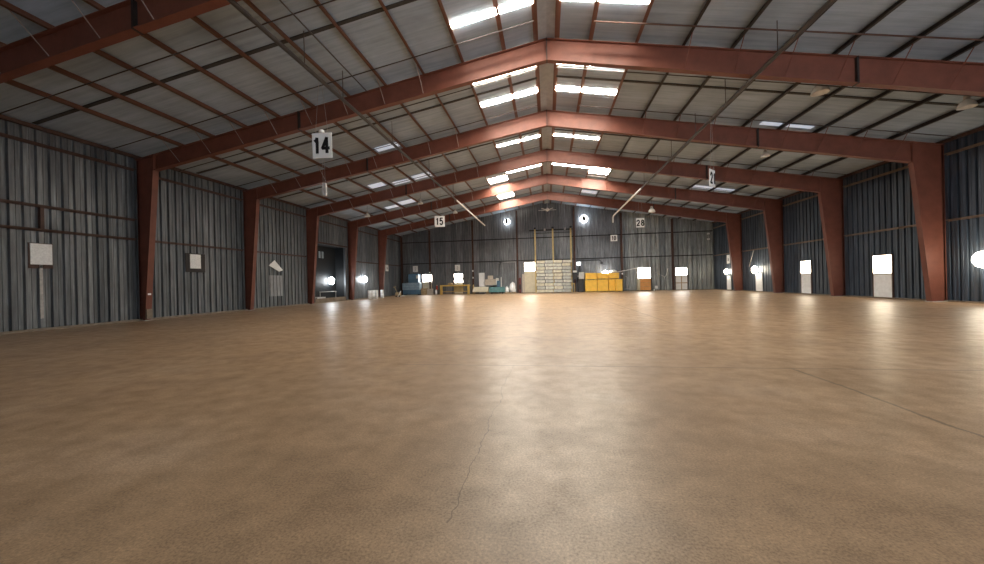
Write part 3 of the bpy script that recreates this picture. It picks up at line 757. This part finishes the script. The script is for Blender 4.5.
def bag(x, y, z, r, h, label):
    mb = MB(); n = 14; prof = [(0, 0), (.8, .0), (1, .25), (.92, .55), (.65, .85), (.25, 1.0), (0, 1.02)]
    mb.lathe([(a*r, b*h) for a, b in prof], (x, y, z), n=n)
    mb.v = [(p[0] + random.uniform(-.09, .09)*r*2, p[1] + random.uniform(-.09, .09)*r*2, max(z, p[2] + random.uniform(-.06, .06)*h)) for p in mb.v]
    single('plastic_bag', mb, M['bag'], label, 'bag', (x, y, z), 'white plastic bags')
bag(-4.85, 49.95, .15, .42, 1.35, 'large crumpled white plastic bag at the right of the pallet')
bag(-5.58, 49.75, .15, .25, .80, 'smaller crumpled white plastic bag at the left of the pallet')
o = thing('gas_cylinder_rack', (-3.95, 50.6, 0), 'dark maroon rack standing beside the back wall column left of the cream door', 'rack')
MB().box((-4.0, 50.2, 0), (-3.72, 50.75, 2.1)).build('body', M['maroon'], o, None, .02)
MB().box((-3.98, 50.17, .5), (-3.76, 50.2, 1.2)).build('panel', M['dark'], o)

# ------------------------------------------------------------------ pale bundle stack with yellow posts behind
def bundle(x, y, z, w, d, h, label):
    o = thing('stacked_bundle', (x, y, z), label, 'bundle', 'pale bundles in the big stack')
    MB().box((x-w/2, y-d/2, z+.07), (x+w/2, y+d/2, z+h)).build('body', M[random.choice(('bale', 'bale', 'bale_warm', 'bale_dark'))], o, None, .03)
    for sx in (-.42, 0, .38): MB().box((x+sx*w, y-d/2+.03, z), (x+sx*w+.06, y+d/2-.03, z+.075)).build('bearer', M['greymark'], o)
NR, NC = 10, 4
for r in range(NR):
    for c_ in range(NC):
        w = 4.56/NC; h = 4.28/NR
        row = 'bottom row' if r == 0 else ('top row' if r == NR-1 else '%s row from the floor' % ORD[r])
        bundle(-1.62 + w*(c_+.5) + (.05 if r % 2 else -.05) + random.uniform(-.03, .03), 49.95 + random.uniform(-.06, .06), r*h, w-.07-random.uniform(0, .04), 1.2, h-.004,
               'pale bundle in the big stack, %s, %s' % (row, ['leftmost column', 'second column from left', 'third column from left', 'rightmost column'][c_]))
for x, w, n in ((-1.72, .19, 'left'), (.66, .20, 'middle'), (3.04, .19, 'right')):
    o = thing('guide_post', (x, 50.75, 0), 'tall faded yellow post behind the pale bundle stack, %s of three' % n, 'post', 'yellow posts behind the stack')
    MB().box((x-w/2, 50.66, 0), (x+w/2, 50.72, 8.75)).box((x-w/2, 50.72, 0), (x-w/2+.03, 50.88, 8.75)).build('channel', M['yellowpost'], o)
    MB().box((x-w/2-.04, 50.6, 8.6), (x+w/2+.04, 50.9, 8.85)).build('cap', M['dark'], o)
o = thing('top_rail', (.7, 50.95, 8.45), 'dark rail across the back wall at the top of the yellow posts', 'rail')
MB().box((-2.5, 50.92, 8.42), (3.3, 51.02, 8.56)).build('beam', M['dark_steel'], o); MB().box((-1.9, 50.92, 8.05), (3.2, 50.97, 8.12)).build('beam', M['dark_steel'], o)
for x in (-.4, 2.3): MB().box((x-.12, 50.8, 8.42), (x+.12, 50.92, 8.7)).build('roller', M['plate'], o)

# ------------------------------------------------------------------ compactor controls, yellow bins
o = thing('control_stand', (3.95, 50.5, 0), 'dark control stand with white panels left of the yellow bins', 'machine')
MB().box((3.82, 50.3, 0), (4.5, 50.75, 1.72)).build('stand', M['dark'], o, None, .02)
MB().box((3.18, 50.2, 1.74), (3.78, 50.7, 2.62)).build('black_box', M['dark'], o, None, .03)
MB().box((3.95, 50.22, 1.74), (4.62, 50.3, 2.62)).build('panel', M['palepipe'], o, None, .01)
MB().box((3.2, 50.2, 2.62), (3.7, 50.65, 2.88)).build('cover', M['white'], o, None, .03)
MB().box((4.0, 50.4, 1.72), (4.2, 50.6, 3.5)).build('mast', M['dark'], o)
MB().box((3.72, 50.3, 3.55), (4.2, 50.6, 3.98)).build('lit_box', emit('lit_white_box', (.9, .95, 1), 1.6), o, None, .02)  # white box given a weak glow of its own
MB().box((3.5, 50.4, 2.0), (3.95, 50.5, 2.2)).build('arm', M['plate'], o)
o = thing('yellow_stand', (3.25, 49.9, 0), 'narrow yellow stand on the floor right of the pale bundle stack', 'stand')
for x in (3.08, 3.34): MB().box((x-.04, 49.8, 0), (x+.04, 49.9, 1.2)).build('leg', M['yellowpost'], o)
MB().box((3.04, 49.8, 1.05), (3.38, 49.9, 1.2)).build('crossbar', M['yellowpost'], o)
def bin_(x0, x1, y0, y1, z, h, label):
    o = thing('storage_bin', ((x0+x1)/2, (y0+y1)/2, z), label, 'bin', 'yellow storage bins')
    MB().box((x0, y0, z+.1), (x1, y1, z+h-.05)).build('body', M['yellow'], o, None, .02)
    MB().box((x0-.01, y0-.02, z+h-.07), (x1+.01, y1+.02, z+h)).build('rim', M['yellow'], o)
    n = 3
    for k in range(n):
        x = x0 + (x1-x0)*(k+.5)/n
        MB().box((x-.04, y0-.025, z+.12), (x+.04, y0, z+h-.08)).build('rib', M['yellow'], o)
    for x in (x0+.06, x1-.16):
        MB().box((x, y0+.05, z), (x+.1, y1-.05, z+.1)).build('foot', M['yellowpost'], o)
bin_(4.72, 6.16, 49.6, 50.7, 0, 1.55, 'large yellow bin on the floor, leftmost of the bottom row'); bin_(4.76, 6.14, 49.6, 50.7, 1.55, .93, 'yellow bin on top at the left end')
bin_(6.22, 7.56, 49.6, 50.7, 0, 1.6, 'large yellow bin on the floor, middle of the bottom row'); bin_(6.24, 7.54, 49.6, 50.7, 1.6, .84, 'yellow bin on top in the middle, beneath the white heap')
bin_(7.62, 8.94, 49.65, 50.7, 0, 1.6, 'yellow bin on the floor at the right, behind the smallest bin'); bin_(7.62, 8.94, 49.6, 50.7, 1.6, .82, 'yellow bin on top at the right end')
bin_(8.36, 9.16, 48.7, 49.5, 0, 1.6, 'smallest yellow bin standing forward at the right end')
bag(8.3, 50.2, 2.42, .45, .45, 'white heap of plastic film on top of the yellow bins')
single('glow_dome', MB().lathe([(0, 0), (.42, 0), (.40, .12), (.25, .24), (0, .28)], (7.3, 49.98, 2.45), n=16), emit('white_glow', (1, .97, .9), 14), 'bright glowing dome lying on the middle yellow bin', 'lamp', (7.3, 49.98, 2.45))  # white dome with its own strong glow, on top of the bins
single('slanted_pole', MB().tube([(8.75, 50.8, 2.50), (10.2, 50.85, 2.75), (12.2, 51.0, 3.15)], .045, 8), M['white'], 'long slim white pole slanting from the yellow bins up to the lit door', 'pole', (10.4, 50.9, 2.5))
o = thing('wall_conduit', (5.2, YB-.1, 4.25), 'dark conduit on the back wall above the yellow bins, bent down at its right end', 'conduit')
MB().tube([(3.65, YB-.1, 4.22), (6.7, YB-.1, 4.22), (6.9, YB-.1, 4.1), (7.0, YB-.1, 3.85)], .05, 8).build('pipe', M['dark'], o)
MB().box((6.85, YB-.22, 3.65), (7.15, YB-.02, 3.95)).build('box', M['dark'], o)
o = thing('handrail_loop', (9.95, 50.8, 0), 'grey pipe loop on the floor right of the back wall column by the yellow bins', 'handrail')
MB().tube([(9.85, 50.8, 0), (9.85, 50.8, 1.85), (10.0, 50.8, 1.98), (10.15, 50.8, 1.85), (10.15, 50.8, .3)], .035, 8).build('pipe', M['palepipe'], o)
MB().tube([(9.85, 50.8, .3), (10.45, 50.8, .3)], .03, 8).build('crossbar', M['palepipe'], o)
o = thing('board_stack', (12.3, 50.6, 0), 'orange board crate on the floor below the brightly lit door', 'crate')
MB().box((11.7, 50.3, .1), (13.0, 50.9, 1.58)).build('body', M['orange'], o, None, .02)
MB().box((11.4, 50.35, .1), (11.68, 50.85, 1.55)).build('side_board', M['cream'], o)
for z in (.55, 1.05): MB().box((11.69, 50.285, z), (13.01, 50.3, z+.03)).build('seam', M['wood'], o)
for x in (11.75, 12.3, 12.85): MB().box((x-.06, 50.35, 0), (x+.06, 50.85, .1)).build('foot', M['wood'], o)
single('white_block', MB().lathe([(0, 0), (.1, 0), (.1, .14), (.04, .2), (0, .22)], (13.35, 50.2, 0), n=10), M['white'], 'tiny white pot on the floor right of the orange crate', 'pot', (13.35, 50.2, 0))
o = thing('white_meter', (13.85, 51.0, .2), 'small white meter box on the back wall between orange crate and column', 'meter')
MB().box((13.7, 50.95, .25), (14.0, 51.2, .62)).build('box', M['white'], o, None, .02)
MB().tube([(13.85, 51.05, .25), (13.85, 51.05, 0)], .03, 6).build('pipe', M['palepipe'], o)
o = thing('bent_pipe', (15.0, YB-.1, .85), 'white forked pipe on the back wall right of the orange crate', 'pipe')
MB().tube([(13.75, YB-.07, 2.38), (14.95, YB-.07, 1.75)], .04, 6).build('branch', M['plate'], o)
MB().tube([(15.35, YB-.06, 2.85), (15.15, YB-.06, 2.0), (14.95, YB-.06, 1.75), (15.0, YB-.06, .0)], .045, 6).build('pipe', M['white'], o)
for x, z, n in ((20.3, 7.05, 'upper'), (20.3, 6.35, 'lower')):
    o = thing('flood_light', (x, YB-.02, z), 'small unlit flood light high in the right corner of the back wall, %s one' % n, 'lamp', 'corner flood lights')
    MB().box((x-.14, YB-.25, z), (x+.14, YB-.08, z+.2)).build('housing', M['white'], o, None, .02)
    MB().box((x-.03, YB-.10, z+.05), (x+.03, YB, z+.12)).build('bracket', M['dark'], o)
# dock bay clutter
single('dock_plate', MB().box((XL-.9, 31.3, .42), (XL+.1, 32.6, .55)), M['palepipe'], 'pale grey plate lying at the near side of the dark dock opening', 'plate', (XL-.5, 31.9, .42), None, .01)
o = thing('dock_rail', (XL-.8, 34.2, 0), 'low pale rail behind the dock opening under the lamp', 'rail')
MB().tube([(XL-.8, 33.0, 1.0), (XL-.8, 35.9, 1.0)], .035, 6).build('bar', M['plate'], o)
for y in (33.1, 35.8): MB().tube([(XL-.8, y, 0), (XL-.8, y, 1.0)], .03, 6).build('post', M['plate'], o)
